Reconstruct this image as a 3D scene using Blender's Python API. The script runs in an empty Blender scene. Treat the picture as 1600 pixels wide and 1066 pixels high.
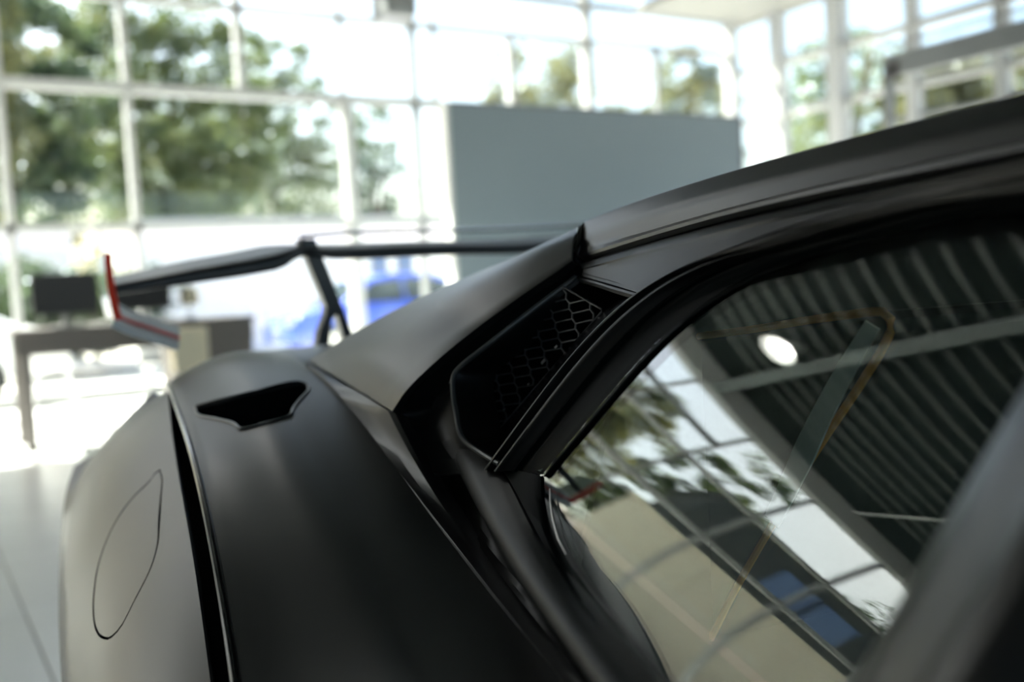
import bpy, bmesh, math, random
from mathutils import Vector, Matrix
from mathutils.bvhtree import BVHTree
R = math.radians
scene = bpy.context.scene
col = scene.collection

# ------------------------------------------------------------------ camera
F = 1556.0                     # focal length in pixels of a 1600 wide frame (35 mm lens)
YAW, PITCH, ROLL, CZ = R(31.5), R(-3.4), R(3.2), 1.07
CARYAW, CLX = R(8.8), -0.93    # heading of the car in the room, camera's place beside the car
cam_data = bpy.data.cameras.new('camera')
cam_data.sensor_width = 36.0
cam_data.lens = 36.0 * F / 1600.0
cam_data.clip_start = 0.02
cam_data.clip_end = 500
cam_data.dof.use_dof = True
cam_data.dof.focus_distance = 0.93
cam_data.dof.aperture_fstop = 2.8
cam = bpy.data.objects.new('camera', cam_data)
col.objects.link(cam)
_f = Vector((math.sin(YAW) * math.cos(PITCH), math.cos(YAW) * math.cos(PITCH), math.sin(PITCH)))
_r = Vector((math.cos(YAW), -math.sin(YAW), 0))
_u = _r.cross(_f)
_r2 = _r * math.cos(ROLL) - _u * math.sin(ROLL)
_u2 = _r * math.sin(ROLL) + _u * math.cos(ROLL)
cam.matrix_world = Matrix(((_r2.x, _u2.x, -_f.x, 0), (_r2.y, _u2.y, -_f.y, 0), (_r2.z, _u2.z, -_f.z, CZ), (0, 0, 0, 1)))
scene.camera = cam

# ------------------------------------------------------------------ sky, sun, exposure
world = bpy.data.worlds.new('world')
scene.world = world
world.use_nodes = True
wn = world.node_tree.nodes
bg = wn['Background']
sky = wn.new('ShaderNodeTexSky')
sky.sky_type = 'NISHITA'
sky.sun_disc = False
sky.sun_elevation = R(48)
sky.sun_rotation = R(-28)
sky.air_density = 1.0
sky.dust_density = 4.0
sky.ozone_density = 1.0
world.node_tree.links.new(sky.outputs[0], bg.inputs[0])
bg.inputs[1].default_value = 0.26
sun_d = bpy.data.lights.new('sun', 'SUN')
sun_d.energy = 18.0
sun_d.angle = R(0.6)
sun_d.color = (1.0, 0.95, 0.86)
sun = bpy.data.objects.new('sun', sun_d)
col.objects.link(sun)
sun_dir = Vector((math.sin(R(-28)) * math.cos(R(48)), math.cos(R(-28)) * math.cos(R(48)), math.sin(R(48))))
sun.rotation_euler = (-sun_dir).to_track_quat('-Z', 'Y').to_euler()
sun.location = (-10, 20, 25)
vs = scene.view_settings
vs.view_transform = 'Standard'
vs.look = 'None'
vs.gamma = 1.0
vs.use_curve_mapping = False
vs.exposure = 1.2
scene.cycles.use_denoising = True
scene.cycles.max_bounces = 10
scene.cycles.transparent_max_bounces = 24
scene.cycles.sample_clamp_indirect = 8.0

# ------------------------------------------------------------------ helpers
def ray_world(px, py):
    x = (px - 800) / F
    y = (533 - py) / F
    d = _r2 * x + _u2 * y + _f
    return d.x, d.y, d.z

def ray_car(px, py):
    u, v, w = ray_world(px, py)
    c, s = math.cos(CARYAW), math.sin(CARYAW)
    return u * c - v * s, u * s + v * c, w

def P(px, py, lx=None, ly=None, z=None):
    """a point of the car (car axes) seen in direction (px, py), given one real coordinate"""
    a, b, w = ray_car(px, py)
    if lx is not None: t = (lx - CLX) / a
    elif ly is not None: t = ly / b
    else: t = (z - CZ) / w
    return Vector((CLX + a * t, b * t, CZ + w * t))

def W(px, py, u=None, v=None, z=None):
    a, b, w = ray_world(px, py)
    if u is not None: t = u / a
    elif v is not None: t = v / b
    else: t = (z - CZ) / w
    return Vector((a * t, b * t, CZ + w * t))

# the cabin's side surface: leans in towards the roof, tapers to the rear
SA, SK, ST = 0.533, 1.19, 0.142
def side_x(y, z):
    dz, dy = z - .9, y - .75
    return -.59 + SA * dz + SK * dz * dz + ST * dy
def side_n(y, z):
    return Vector((-1, ST, SA + 2 * SK * (z - .9))).normalized()
def S(px, py, off=0.0):
    """point on the cabin side surface pushed outboard by -off"""
    a, b, w = ray_car(px, py)
    t = .8
    for i in range(50):
        x, y, z = CLX + a * t, b * t, CZ + w * t
        e = x - (side_x(y, z) + off)
        d = a - (ST * b + (SA + 2 * SK * (z - .9)) * w)
        t -= max(-.2, min(.2, e / d))
    return Vector((CLX + a * t, b * t, CZ + w * t))

def cr(pts, n):
    """resample a polyline to n points with a smooth curve through them"""
    pts = [Vector(p) for p in pts]
    if len(pts) == 2:
        return [pts[0].lerp(pts[1], i / (n - 1)) for i in range(n)]
    t = [0.0]
    for a, b in zip(pts, pts[1:]): t.append(t[-1] + max((b - a).length, 1e-6))
    k = len(pts)
    m = []
    for i in range(k):
        if i == 0: m.append((pts[1] - pts[0]) / (t[1] - t[0]))
        elif i == k - 1: m.append((pts[-1] - pts[-2]) / (t[-1] - t[-2]))
        else:
            d0, d1 = t[i] - t[i-1], t[i+1] - t[i]
            s0, s1 = (pts[i] - pts[i-1]) / d0, (pts[i+1] - pts[i]) / d1
            m.append((s0 * d1 + s1 * d0) / (d0 + d1))
    out = []
    j = 0
    for i in range(n):
        s = t[-1] * i / (n - 1)
        while j < k - 2 and s > t[j+1]: j += 1
        h = t[j+1] - t[j]
        x = (s - t[j]) / h
        h00 = 2*x**3 - 3*x**2 + 1; h10 = x**3 - 2*x**2 + x; h01 = -2*x**3 + 3*x**2; h11 = x**3 - x**2
        out.append(pts[j] * h00 + m[j] * (h * h10) + pts[j+1] * h01 + m[j+1] * (h * h11))
    return out

def sm(pts, n=40, deg=4):
    """smooth space curve fitted to traced points"""
    import numpy as np
    a = np.array([tuple(p) for p in pts])
    t = np.concatenate([[0], np.cumsum(np.linalg.norm(np.diff(a, axis=0), axis=1))]); t /= t[-1]
    w = np.ones(len(t)); w[0] = w[-1] = 6
    out = [np.polyval(np.polyfit(t, a[:, k], min(deg, len(t) - 1), w=w), np.linspace(0, 1, n)) for k in range(3)]
    return [Vector((float(x), float(y), float(z))) for x, y, z in zip(*out)]

def pl(pts, n):
    """resample a polyline keeping its corners straight"""
    pts = [Vector(p) for p in pts]
    t = [0.0]
    for a, b in zip(pts, pts[1:]): t.append(t[-1] + (b - a).length)
    out = []; j = 0
    for i in range(n):
        s_ = t[-1] * i / (n - 1)
        while j < len(pts) - 2 and s_ > t[j+1]: j += 1
        out.append(pts[j].lerp(pts[j+1], min(1, (s_ - t[j]) / max(1e-9, t[j+1] - t[j]))))
    return out

def loft(rails, n, m, smooth_across=True):
    rs = [cr(r, n) for r in rails]
    cols = []
    for i in range(n):
        c = [r[i] for r in rs]
        if smooth_across: cols.append(cr(c, m))
        else:
            o = []
            seg = max(1, (m - 1) // (len(c) - 1))
            for a, b in zip(c, c[1:]):
                o += [a.lerp(b, q / seg) for q in range(seg)]
            o.append(c[-1])
            cols.append(o)
    return cols

def tag(o, label=None, cat=None, group=None, kind=None):
    if label: o['label'] = label
    if cat: o['category'] = cat
    if group: o['group'] = group
    if kind: o['kind'] = kind
    return o

def empty(name, loc=(0, 0, 0), rz=0.0, parent=None):
    o = bpy.data.objects.new(name, None)
    o.empty_display_size = .1
    o.location = loc
    o.rotation_euler.z = rz
    col.objects.link(o)
    if parent: o.parent = parent
    return o

def obj(name, verts, faces, mat, parent=None, smooth=False):
    me = bpy.data.meshes.new(name)
    me.from_pydata([tuple(v) for v in verts], [], faces)
    me.validate()
    me.update()
    if smooth:
        me.polygons.foreach_set('use_smooth', [True] * len(me.polygons))
    me.materials.append(mat)
    o = bpy.data.objects.new(name, me)
    col.objects.link(o)
    if parent: o.parent = parent
    return o

def grid_faces(n, m, off=0, flip=False):
    f = []
    for i in range(n - 1):
        for j in range(m - 1):
            q = (off + i*m + j, off + (i+1)*m + j, off + (i+1)*m + j + 1, off + i*m + j + 1)
            f.append(q[::-1] if flip else q)
    return f

def sheet(name, g, mat, parent=None, thick=.004, inward=None, smooth=True):
    """a shell with real thickness: outer skin = g, inner skin pushed along the inward side"""
    n, m = len(g), len(g[0])
    nor = [[None]*m for _ in range(n)]
    for i in range(n):
        for j in range(m):
            a = g[min(i+1, n-1)][j] - g[max(i-1, 0)][j]
            b = g[i][min(j+1, m-1)] - g[i][max(j-1, 0)]
            c = a.cross(b)
            nor[i][j] = c.normalized() if c.length > 1e-12 else Vector((0, 0, 1))
    ref = Vector((0, 0, 0))
    for r_ in nor:
        for v_ in r_: ref += v_
    sgn = 1.0
    inward = Vector(inward) if inward is not None else Vector((1, 0, -.6))
    if ref.dot(inward) > 0: sgn = -1.0           # make the normals point outward
    verts = [p for r_ in g for p in r_]
    inner = [g[i][j] - nor[i][j] * sgn * thick for i in range(n) for j in range(m)]
    k = n * m
    flip = sgn < 0
    faces = grid_faces(n, m, 0, flip) + grid_faces(n, m, k, not flip)
    loop = [i*m for i in range(n)] + [(n-1)*m + j for j in range(1, m)] + [i*m + m-1 for i in range(n-2, -1, -1)] + [j for j in range(m-2, 0, -1)]
    for a, b in zip(loop, loop[1:] + loop[:1]):
        q = (a, a + k, b + k, b)
        faces.append(q if not flip else q[::-1])
    o = obj(name, verts + inner, faces, mat, parent, smooth)
    if smooth:
        nf = 2 * (n-1) * (m-1)
        for p in o.data.polygons[nf:]: p.use_smooth = False
        bm = bmesh.new(); bm.from_mesh(o.data)
        for e in bm.edges:
            if len(e.link_faces) == 2 and e.calc_face_angle(0) > R(35): e.smooth = False
        bmesh.ops.recalc_face_normals(bm, faces=bm.faces)
        bm.to_mesh(o.data); bm.free()
    return o

class MB:
    """collects simple solids into one mesh"""
    def __init__(s): s.v, s.f = [], []
    def box(s, x0, x1, y0, y1, z0, z1):
        k = len(s.v)
        s.v += [Vector(p) for p in ((x0,y0,z0),(x1,y0,z0),(x1,y1,z0),(x0,y1,z0),(x0,y0,z1),(x1,y0,z1),(x1,y1,z1),(x0,y1,z1))]
        s.f += [tuple(k + i for i in q) for q in ((3,2,1,0),(4,5,6,7),(0,1,5,4),(1,2,6,5),(2,3,7,6),(3,0,4,7))]
        return s
    def bar(s, a, b, w, h, up=(0, 0, 1)):
        a, b = Vector(a), Vector(b)
        d = (b - a).normalized(); up = Vector(up)
        r_ = d.cross(up)
        if r_.length < 1e-4: r_ = d.cross(Vector((0, 1, 0)))
        r_.normalize(); u = r_.cross(d)
        k = len(s.v)
        for p in (a, b):
            for x, y in ((-1,-1),(1,-1),(1,1),(-1,1)): s.v.append(p + r_*(x*w/2) + u*(y*h/2))
        s.f += [tuple(k + i for i in q) for q in ((3,2,1,0),(4,5,6,7),(0,1,5,4),(1,2,6,5),(2,3,7,6),(3,0,4,7))]
        return s
    def tube(s, pts, r, seg=8, closed=False):
        pts = [Vector(p) for p in pts]
        n = len(pts); k = len(s.v)
        for i, p in enumerate(pts):
            a = pts[(i-1) % n] if (closed or i > 0) else p
            b = pts[(i+1) % n] if (closed or i < n-1) else p
            d = (b - a).normalized()
            x = d.cross(Vector((.3, .2, 1))).normalized(); y = d.cross(x)
            rr = r[i] if isinstance(r, (list, tuple)) else r
            for q in range(seg):
                t = 2*math.pi*q/seg
                s.v.append(p + x*(rr*math.cos(t)) + y*(rr*math.sin(t)))
        for i in range(n if closed else n-1):
            for q in range(seg):
                i2 = (i+1) % n
                s.f.append((k+i*seg+q, k+i*seg+(q+1) % seg, k+i2*seg+(q+1) % seg, k+i2*seg+q))
        if not closed:
            s.f.append(tuple(k+q for q in range(seg))[::-1]); s.f.append(tuple(k+(n-1)*seg+q for q in range(seg)))
        return s
    def prism(s, poly, d):
        """polygon (3-D points) pushed along d"""
        d = Vector(d); n = len(poly); k = len(s.v)
        s.v += [Vector(p) for p in poly] + [Vector(p) + d for p in poly]
        s.f.append(tuple(range(k, k+n))); s.f.append(tuple(range(k+2*n-1, k+n-1, -1)))
        for i in range(n):
            j = (i+1) % n
            s.f.append((k+j, k+i, k+n+i, k+n+j))
        return s
    def lathe(s, prof, c=(0,0,0), seg=24, axis='z'):
        c = Vector(c); k = len(s.v); n = len(prof)
        for q in range(seg):
            t = 2*math.pi*q/seg
            for r_, h in prof:
                v = {'z': (r_*math.cos(t), r_*math.sin(t), h), 'x': (h, r_*math.cos(t), r_*math.sin(t)), 'y': (r_*math.cos(t), h, r_*math.sin(t))}[axis]
                s.v.append(c + Vector(v))
        for q in range(seg):
            for i in range(n-1):
                a = k + q*n + i; b = k + ((q+1) % seg)*n + i
                s.f.append((a, b, b+1, a+1))
        return s
    def build(s, name, mat, parent=None, smooth=False, bevel=0):
        o = obj(name, s.v, s.f, mat, parent, smooth)
        bm = bmesh.new(); bm.from_mesh(o.data)
        bmesh.ops.remove_doubles(bm, verts=bm.verts, dist=1e-6)
        if bevel:
            bmesh.ops.bevel(bm, geom=[e for e in bm.edges if e.calc_face_angle(0) > .5], offset=bevel, segments=2, affect='EDGES', profile=.5)
        bmesh.ops.recalc_face_normals(bm, faces=bm.faces)
        if smooth:
            for e in bm.edges:
                if len(e.link_faces) == 2 and e.calc_face_angle(0) > R(40): e.smooth = False
        bm.to_mesh(o.data); bm.free()
        return o

def copy_tree(o, parent=None):
    c = o.copy(); col.objects.link(c)
    c.parent = parent
    for ch in list(o.children): copy_tree(ch, c)
    return c

def mirror_part(o):
    c = o.copy(); col.objects.link(c); c.parent = o.parent
    c.scale.x = -1
    for ch in list(o.children):
        d = ch.copy(); col.objects.link(d); d.parent = c
    return c

def bake(o, cutters):
    """apply boolean cuts and delete the cutting shapes"""
    for c, op in cutters:
        md = o.modifiers.new('cut', 'BOOLEAN'); md.object = c; md.operation = op; md.solver = 'EXACT'
    bpy.context.view_layer.update()
    dg = bpy.context.evaluated_depsgraph_get()
    me = bpy.data.meshes.new_from_object(o.evaluated_get(dg))
    old = o.data
    o.modifiers.clear(); o.data = me
    me.name = old.name
    bm = bmesh.new(); bm.from_mesh(me)
    for e in bm.edges:
        if len(e.link_faces) == 2 and e.calc_face_angle(0) > R(25): e.smooth = False
    bm.to_mesh(me); bm.free()
    if not me.materials: me.materials.append(old.materials[0])
    for c, op in cutters: bpy.data.objects.remove(c)
    return o

# ------------------------------------------------------------------ materials
def mat(name, colr, rough=.5, metal=0.0, spec=.5, noise=0.0, nscale=20.0, bump=0.0, emit=None, coat=0.0, rvar=0.0):
    m = bpy.data.materials.new(name); m.use_nodes = True
    nt = m.node_tree; b = nt.nodes['Principled BSDF']
    b.inputs['Base Color'].default_value = (*colr, 1)
    b.inputs['Roughness'].default_value = rough
    b.inputs['Metallic'].default_value = metal
    b.inputs['Specular IOR Level'].default_value = spec
    b.inputs['Coat Weight'].default_value = coat
    if noise or bump or rvar:
        tc = nt.nodes.new('ShaderNodeTexCoord')
        nz = nt.nodes.new('ShaderNodeTexNoise'); nz.inputs['Scale'].default_value = nscale; nz.inputs['Detail'].default_value = 4
        nt.links.new(tc.outputs['Object'], nz.inputs['Vector'])
        if noise:
            mx = nt.nodes.new('ShaderNodeMix'); mx.data_type = 'RGBA'
            mx.inputs[6].default_value = (*[c * (1 - noise) for c in colr], 1)
            mx.inputs[7].default_value = (*[min(1, c * (1 + noise)) for c in colr], 1)
            nt.links.new(nz.outputs['Fac'], mx.inputs[0]); nt.links.new(mx.outputs[2], b.inputs['Base Color'])
        if rvar:
            mr = nt.nodes.new('ShaderNodeMapRange')
            mr.inputs['To Min'].default_value = max(0, rough - rvar); mr.inputs['To Max'].default_value = rough + rvar
            nt.links.new(nz.outputs['Fac'], mr.inputs['Value']); nt.links.new(mr.outputs[0], b.inputs['Roughness'])
        if bump:
            bp = nt.nodes.new('ShaderNodeBump'); bp.inputs['Strength'].default_value = bump; bp.inputs['Distance'].default_value = .001
            nt.links.new(nz.outputs['Fac'], bp.inputs['Height']); nt.links.new(bp.outputs[0], b.inputs['Normal'])
    if emit:
        b.inputs['Emission Color'].default_value = (*emit[:3], 1); b.inputs['Emission Strength'].default_value = emit[3]
    return m

def glass_mat(name, tint, ior=1.5, rough=0.0):
    m = bpy.data.materials.new(name); m.use_nodes = True
    nt = m.node_tree; nt.nodes.clear()
    out = nt.nodes.new('ShaderNodeOutputMaterial')
    tr = nt.nodes.new('ShaderNodeBsdfTransparent'); tr.inputs[0].default_value = (*tint, 1)
    gl = nt.nodes.new('ShaderNodeBsdfGlossy'); gl.inputs['Roughness'].default_value = rough; gl.inputs[0].default_value = (1, 1, 1, 1)
    fr = nt.nodes.new('ShaderNodeFresnel'); fr.inputs[0].default_value = ior
    ge = nt.nodes.new('ShaderNodeNewGeometry')          # the same reflectance on the inner and the outer face of the sheet
    mi = nt.nodes.new('ShaderNodeMix'); mi.inputs[2].default_value = ior; mi.inputs[3].default_value = 1 / ior
    nt.links.new(ge.outputs['Backfacing'], mi.inputs[0]); nt.links.new(mi.outputs[0], fr.inputs[0])
    mx = nt.nodes.new('ShaderNodeMixShader')
    nt.links.new(fr.outputs[0], mx.inputs[0]); nt.links.new(tr.outputs[0], mx.inputs[1]); nt.links.new(gl.outputs[0], mx.inputs[2])
    nt.links.new(mx.outputs[0], out.inputs[0])
    return m

def leaf_mat(name, c1, c2):
    m = bpy.data.materials.new(name); m.use_nodes = True
    nt = m.node_tree; nt.nodes.clear()
    out = nt.nodes.new('ShaderNodeOutputMaterial')
    tc = nt.nodes.new('ShaderNodeTexCoord'); nz = nt.nodes.new('ShaderNodeTexNoise'); nz.inputs['Scale'].default_value = .9
    nt.links.new(tc.outputs['Object'], nz.inputs['Vector'])
    cr_ = nt.nodes.new('ShaderNodeValToRGB')
    cr_.color_ramp.elements[0].position = .35; cr_.color_ramp.elements[0].color = (*c1, 1)
    cr_.color_ramp.elements[1].position = .65; cr_.color_ramp.elements[1].color = (*c2, 1)
    nt.links.new(nz.outputs['Fac'], cr_.inputs[0])
    d = nt.nodes.new('ShaderNodeBsdfDiffuse'); t = nt.nodes.new('ShaderNodeBsdfTranslucent'); g = nt.nodes.new('ShaderNodeBsdfGlossy')
    g.inputs['Roughness'].default_value = .35; g.inputs[0].default_value = (.8, .9, 1, 1)
    nt.links.new(cr_.outputs[0], d.inputs[0]); nt.links.new(cr_.outputs[0], t.inputs[0])
    m1 = nt.nodes.new('ShaderNodeMixShader'); m1.inputs[0].default_value = .5
    m2 = nt.nodes.new('ShaderNodeMixShader'); m2.inputs[0].default_value = .05
    nt.links.new(d.outputs[0], m1.inputs[1]); nt.links.new(t.outputs[0], m1.inputs[2])
    nt.links.new(m1.outputs[0], m2.inputs[1]); nt.links.new(g.outputs[0], m2.inputs[2])
    nt.links.new(m2.outputs[0], out.inputs[0])
    return m

M = dict(
    paint=mat('satin_black_paint', (.009, .009, .0092), .36, spec=.65, noise=.05, nscale=3),
    paint_edge=mat('satin_black_edge', (.014, .014, .014), .17, spec=.6),
    trim=mat('black_plastic_trim', (.007, .007, .0073), .42, spec=.28, noise=.2, nscale=900, bump=.15),
    gloss=mat('gloss_black_trim', (.004, .004, .005), .16, spec=.5),
    rubber=mat('black_rubber', (.004, .004, .004), .45, spec=.28),
    frit=mat('black_glass_border', (.0015, .003, .003), .4, spec=.015),
    dark=mat('dark_cavity', (.0015, .0015, .0015), .8, spec=.1),
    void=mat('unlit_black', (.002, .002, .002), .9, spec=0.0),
    mesh=mat('grille_black', (.07, .07, .073), .35, spec=.6),
    bead=mat('satin_bead', (.06, .06, .058), .42, spec=.6),
    glass=glass_mat('tinted_side_glass', (.80, .86, .83), 1.62),
    screen=glass_mat('windscreen_glass', (.6, .66, .63), 1.5),
    pane=glass_mat('window_glass', (.93, .962, .942), 1.45),
    white=mat('white_paint', (.75, .75, .74), .4),
    gloss_white=mat('gloss_white_paint', (.85, .85, .84), .14, spec=.9, coat=1.0),
    red=mat('red_paint', (.85, .05, .02), .4),
    orange=mat('orange_piping', (1.0, .38, .04), .6),
    leather=mat('black_upholstery', (.012, .012, .012), .7, noise=.2, nscale=200, bump=.2),
    belt=mat('pale_green_webbing', (.9, .97, .86), .8, noise=.1, nscale=300),
    tyre=mat('tyre_rubber', (.012, .012, .012), .8),
    rim=mat('dark_rim', (.03, .03, .032), .35, metal=.8),
    silver=mat('silver_screw', (.6, .6, .6), .3, metal=1),
    tile=mat('pale_grey_tile', (.88, .90, .89), .22, noise=.04, nscale=1.5, rvar=.04),
    joint=mat('tile_joint', (.36, .38, .38), .7),
    alu=mat('pale_grey_frame', (.36, .365, .365), .5),
    alu_dark=mat('grey_frame', (.16, .17, .175), .5),
    panel=mat('slate_grey_panel', (.26, .32, .355), .6, noise=.04, nscale=.6),
    ceiling=mat('dark_roof_deck', (.012, .016, .0155), .8, spec=.05, noise=.1, nscale=.5),
    rib=mat('roof_deck_rib', (.12, .132, .125), .5),
    beam=mat('grey_steel_beam', (.09, .105, .105), .5),
    soffit=mat('pale_soffit', (.20, .20, .19), .7),
    wall=mat('dark_plaster', (.10, .10, .095), .8, noise=.05, nscale=.7),
    desk=mat('taupe_desk', (.13, .115, .105), .55, noise=.06, nscale=3),
    desk_dark=mat('dark_desk_edge', (.03, .028, .027), .5),
    blue=mat('blue_car_paint', (.02, .07, .55), .25, coat=.6),
    carwhite=mat('white_car_paint', (.75, .77, .8), .25, coat=.6),
    carglass=mat('dark_car_window', (.02, .03, .04), .08),
    bluewin=mat('blue_window', (.13, .19, .33), .15),
    bwall=mat('white_render', (.9, .89, .85), .8, noise=.03, nscale=1),
    beige=mat('beige_cladding', (.80, .70, .55), .8, noise=.08, nscale=.4),
    roofdark=mat('dark_roof', (.05, .055, .05), .6, noise=.15, nscale=.6),
    ground=mat('pale_paving', (.62, .6, .56), .9, noise=.08, nscale=.5),
    bark=mat('bark', (.09, .07, .05), .9, noise=.3, nscale=8),
    cream=mat('cream_shade', (.8, .7, .5), .6),
    grey=mat('mid_grey_plastic', (.2, .2, .2), .5),
    brick=mat('orange_brick', (.5, .2, .08), .8),
)
LEAF = [leaf_mat('leaf_green', (.048, .078, .026), (.13, .155, .052)),
        leaf_mat('leaf_dark', (.032, .06, .026), (.085, .12, .045)),
        leaf_mat('leaf_yellow', (.075, .085, .026), (.16, .155, .045))]
# ================================================================== the room
def struct(o):
    o['kind'] = 'structure'; return o
U0, U1, V0, V1, HC = -10.0, 11.9, -9.0, 12.0, 6.0

floor = struct(MB().box(U0, U1, V0, V1, -.15, -.012).build('floor', M['joint']))
tb = MB().box(0, .894, 0, .894, -.012, 0).build('tile', M['tile'], floor, bevel=.003)
first = True
for i in range(16):
    for j in range(14):
        o = tb if first else tb.copy()
        if not first: col.objects.link(o)
        first = False
        o.location = (-4.2 + .9 * i, -.15 + .9 * j - .45, 0)
rest = MB()
rest.box(U0, -4.206, V0, V1, -.012, 0); rest.box(10.2, U1, V0, V1, -.012, 0); rest.box(-4.2, 10.194, V0, -.606, -.012, 0)
tag(rest.build('tile_field', M['tile'], floor), kind='stuff')

# ceiling: dark trapezoid deck, ribs along the facade, steel beams towards it
ceil = struct(MB().box(U0, U1, V0, V1, HC, HC + .2).build('ceiling', M['ceiling']))
rb = MB()
rb.v = [Vector(p) for p in ((U0, -.024, HC), (U0, .024, HC), (U0, .017, HC - .032), (U0, -.017, HC - .032), (U1, -.024, HC), (U1, .024, HC), (U1, .017, HC - .032), (U1, -.017, HC - .032))]
rb.f = [(0, 1, 2, 3), (7, 6, 5, 4), (0, 4, 5, 1), (1, 5, 6, 2), (2, 6, 7, 3), (3, 7, 4, 0)]
rib = rb.build('deck_rib', M['rib'], ceil)
for i in range(52):
    o = rib if i == 0 else rib.copy()
    if i: col.objects.link(o)
    o.location = (0, 10.8 - .37 * i, 0)
for i, u in enumerate((-9.0, -4.1, .85, 5.8, 10.7)):
    m_ = MB()
    m_.box(u - .1, u + .1, V0, V1 - .25, HC - .34, HC - .32); m_.box(u - .012, u + .012, V0, V1 - .25, HC - .32, HC - .07); m_.box(u - .1, u + .1, V0, V1 - .25, HC - .09, HC - .07)
    m_.build('ceiling_beam', M['beam'], ceil)
pipe = MB().tube([Vector((-1.8, 2 + i * .5, HC - .18)) for i in range(20)], .03, 8).build('ceiling_pipe', M['alu'], ceil, True)

# glazed facade behind the car: window_1
def glazing(name, mull, trans, a0, a1, z0, z1, place, posts=(), extra=()):
    """mull: (pos, z from, z to, width, material); place(a, d, z) maps wall coordinates into the room"""
    e = struct(empty(name, place(a0, 0, 0)))
    base = Vector(place(a0, 0, 0))
    def bx(nm, m_, p0, p1, q0, q1, s0, s1, par=e):
        A, B = Vector(place(p0, q0, s0)) - base, Vector(place(p1, q1, s1)) - base
        return MB().box(min(A.x, B.x), max(A.x, B.x), min(A.y, B.y), max(A.y, B.y), s0, s1).build(nm, m_, par)
    for (p, s0, s1, w, dep, m_) in mull: bx('mullion', m_, p - w/2, p + w/2, -dep, .04, s0, s1)
    for (p0, p1, s, h, dep, m_) in trans: bx('transom', m_, p0, p1, -dep, .05, s - h/2, s + h/2)
    return e, bx

def pf(a, d, z): return (a, V1 + d, z)
al, ad = M['alu'], M['alu_dark']
mull = [(p, 0, HC - .3, .075, .10, al) for p in (-9.9, -8.0, -6.7, -5.4, -4.1, -2.8, -1.5, -.2, 1.1, 2.4)]
mull += [(3.72, 3.5, 5.0, .09, .08, al), (5.03, 0, 3.5, .13, .16, al), (5.03, 3.5, HC - .3, .035, .08, ad), (6.03, 0, HC - .3, .06, .12, ad),
         (6.36, 3.5, HC - .3, .03, .08, ad), (6.45, 0, 3.5, .12, .12, al), (7.55, 3.5, 4.45, .10, .10, al), (8.88, 0, HC - .3, .13, .12, al),
         (10.2, 3.4, 4.5, .06, .08, ad), (11.75, 0, HC - .3, .17, .16, al)]
trans = [(U0, 6.4, 3.5, .11, .09, al), (U0, 6.4, 4.52, .07, .08, al), (6.4, U1, 4.52, .05, .08, ad), (6.4, U1, 3.5, .07, .08, al), (-.2, U1, 1.93, .09, .1, al), (-.2, U1, 5.05, .08, .08, ad), (U0, U1, .06, .12, .12, al)]
win1, bx1 = glazing('window_1', mull, trans, U0, U1, 0, HC, pf)
struct(MB().box(U0, U1, V1 - .22, V1 + .08, HC - .36, HC).build('trim_1', M['alu']))
cols_ = [U0, -8.0, -6.7, -5.4, -4.1, -2.8, -1.5, -.2, 1.1, 2.4, 3.72, 5.03, 6.03, 7.55, 8.88, 10.2, U1]
rows_ = [.12, 1.72, 1.95, 3.5, 4.52, HC - .36]
for c0, c1 in zip(cols_, cols_[1:]):
    for s0, s1 in ((.12, 1.71), (1.95, 3.46), (3.54, 4.5), (4.54, HC - .37)):
        bx1('pane', M['pane'], c0 + .02, c1 - .02, -.012, .0, s0, s1)

# glazed side wall on the right: window_2
def pr(a, d, z): return (U1 - d, a, z)
vr = [W(x, 150, u=U1 - .1).y for x in (1215, 1310, 1425, 1565)]
mull = [(vr[0], 0, HC - .3, .20, .14, al), (vr[1], 0, HC - .3, .24, .2, al), (vr[2], 0, HC - .3, .16, .12, al), (vr[3], 0, HC - .3, .16, .12, al)] + [(p, 0, HC - .3, .1, .1, al) for p in (4.6, 2.4, .2, -2, -4.2, -6.4)]
trans = [(V0, V1, 3.42, .10, .08, al), (V0, V1, 4.2, .10, .1, al), (V0, V1, 1.83, .2, .1, al), (V0, V1, .06, .12, .1, al), (V0, 9.2, 3.0, .05, .06, ad)]
def pr2(a, d, z): return (U1 + d, a, z)
win2, bx2 = glazing('window_2', mull, trans, V0, V1, 0, HC, pr2)
for c0, c1 in zip([V0, -6.4, -4.2, -2, .2, 2.4, 4.6] + vr[::-1], [-6.4, -4.2, -2, .2, 2.4, 4.6] + vr[::-1] + [V1]):
    for s0, s1 in ((.12, 1.73), (1.93, 3.37), (3.47, 4.15)):
        bx2('pane', M['pane'], c0 + .02, c1 - .02, -.012, 0, s0, s1)
struct(MB().box(U1 - .05, U1 + .1, V0, V1, 4.95, HC).build('trim_2', M['soffit']))
for c0, c1 in zip([V0, -4.2, .2] + vr[::-1], [-4.2, .2] + vr[::-1] + [V1]): bx2('pane', M['pane'], c0 + .02, c1 - .02, -.012, 0, 4.25, 4.95)
struct(MB().box(U1 - 2.2, U1 - .05, V0, V1 - .25, 4.98, 5.08).build('trim_3', M['soffit']))

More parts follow.
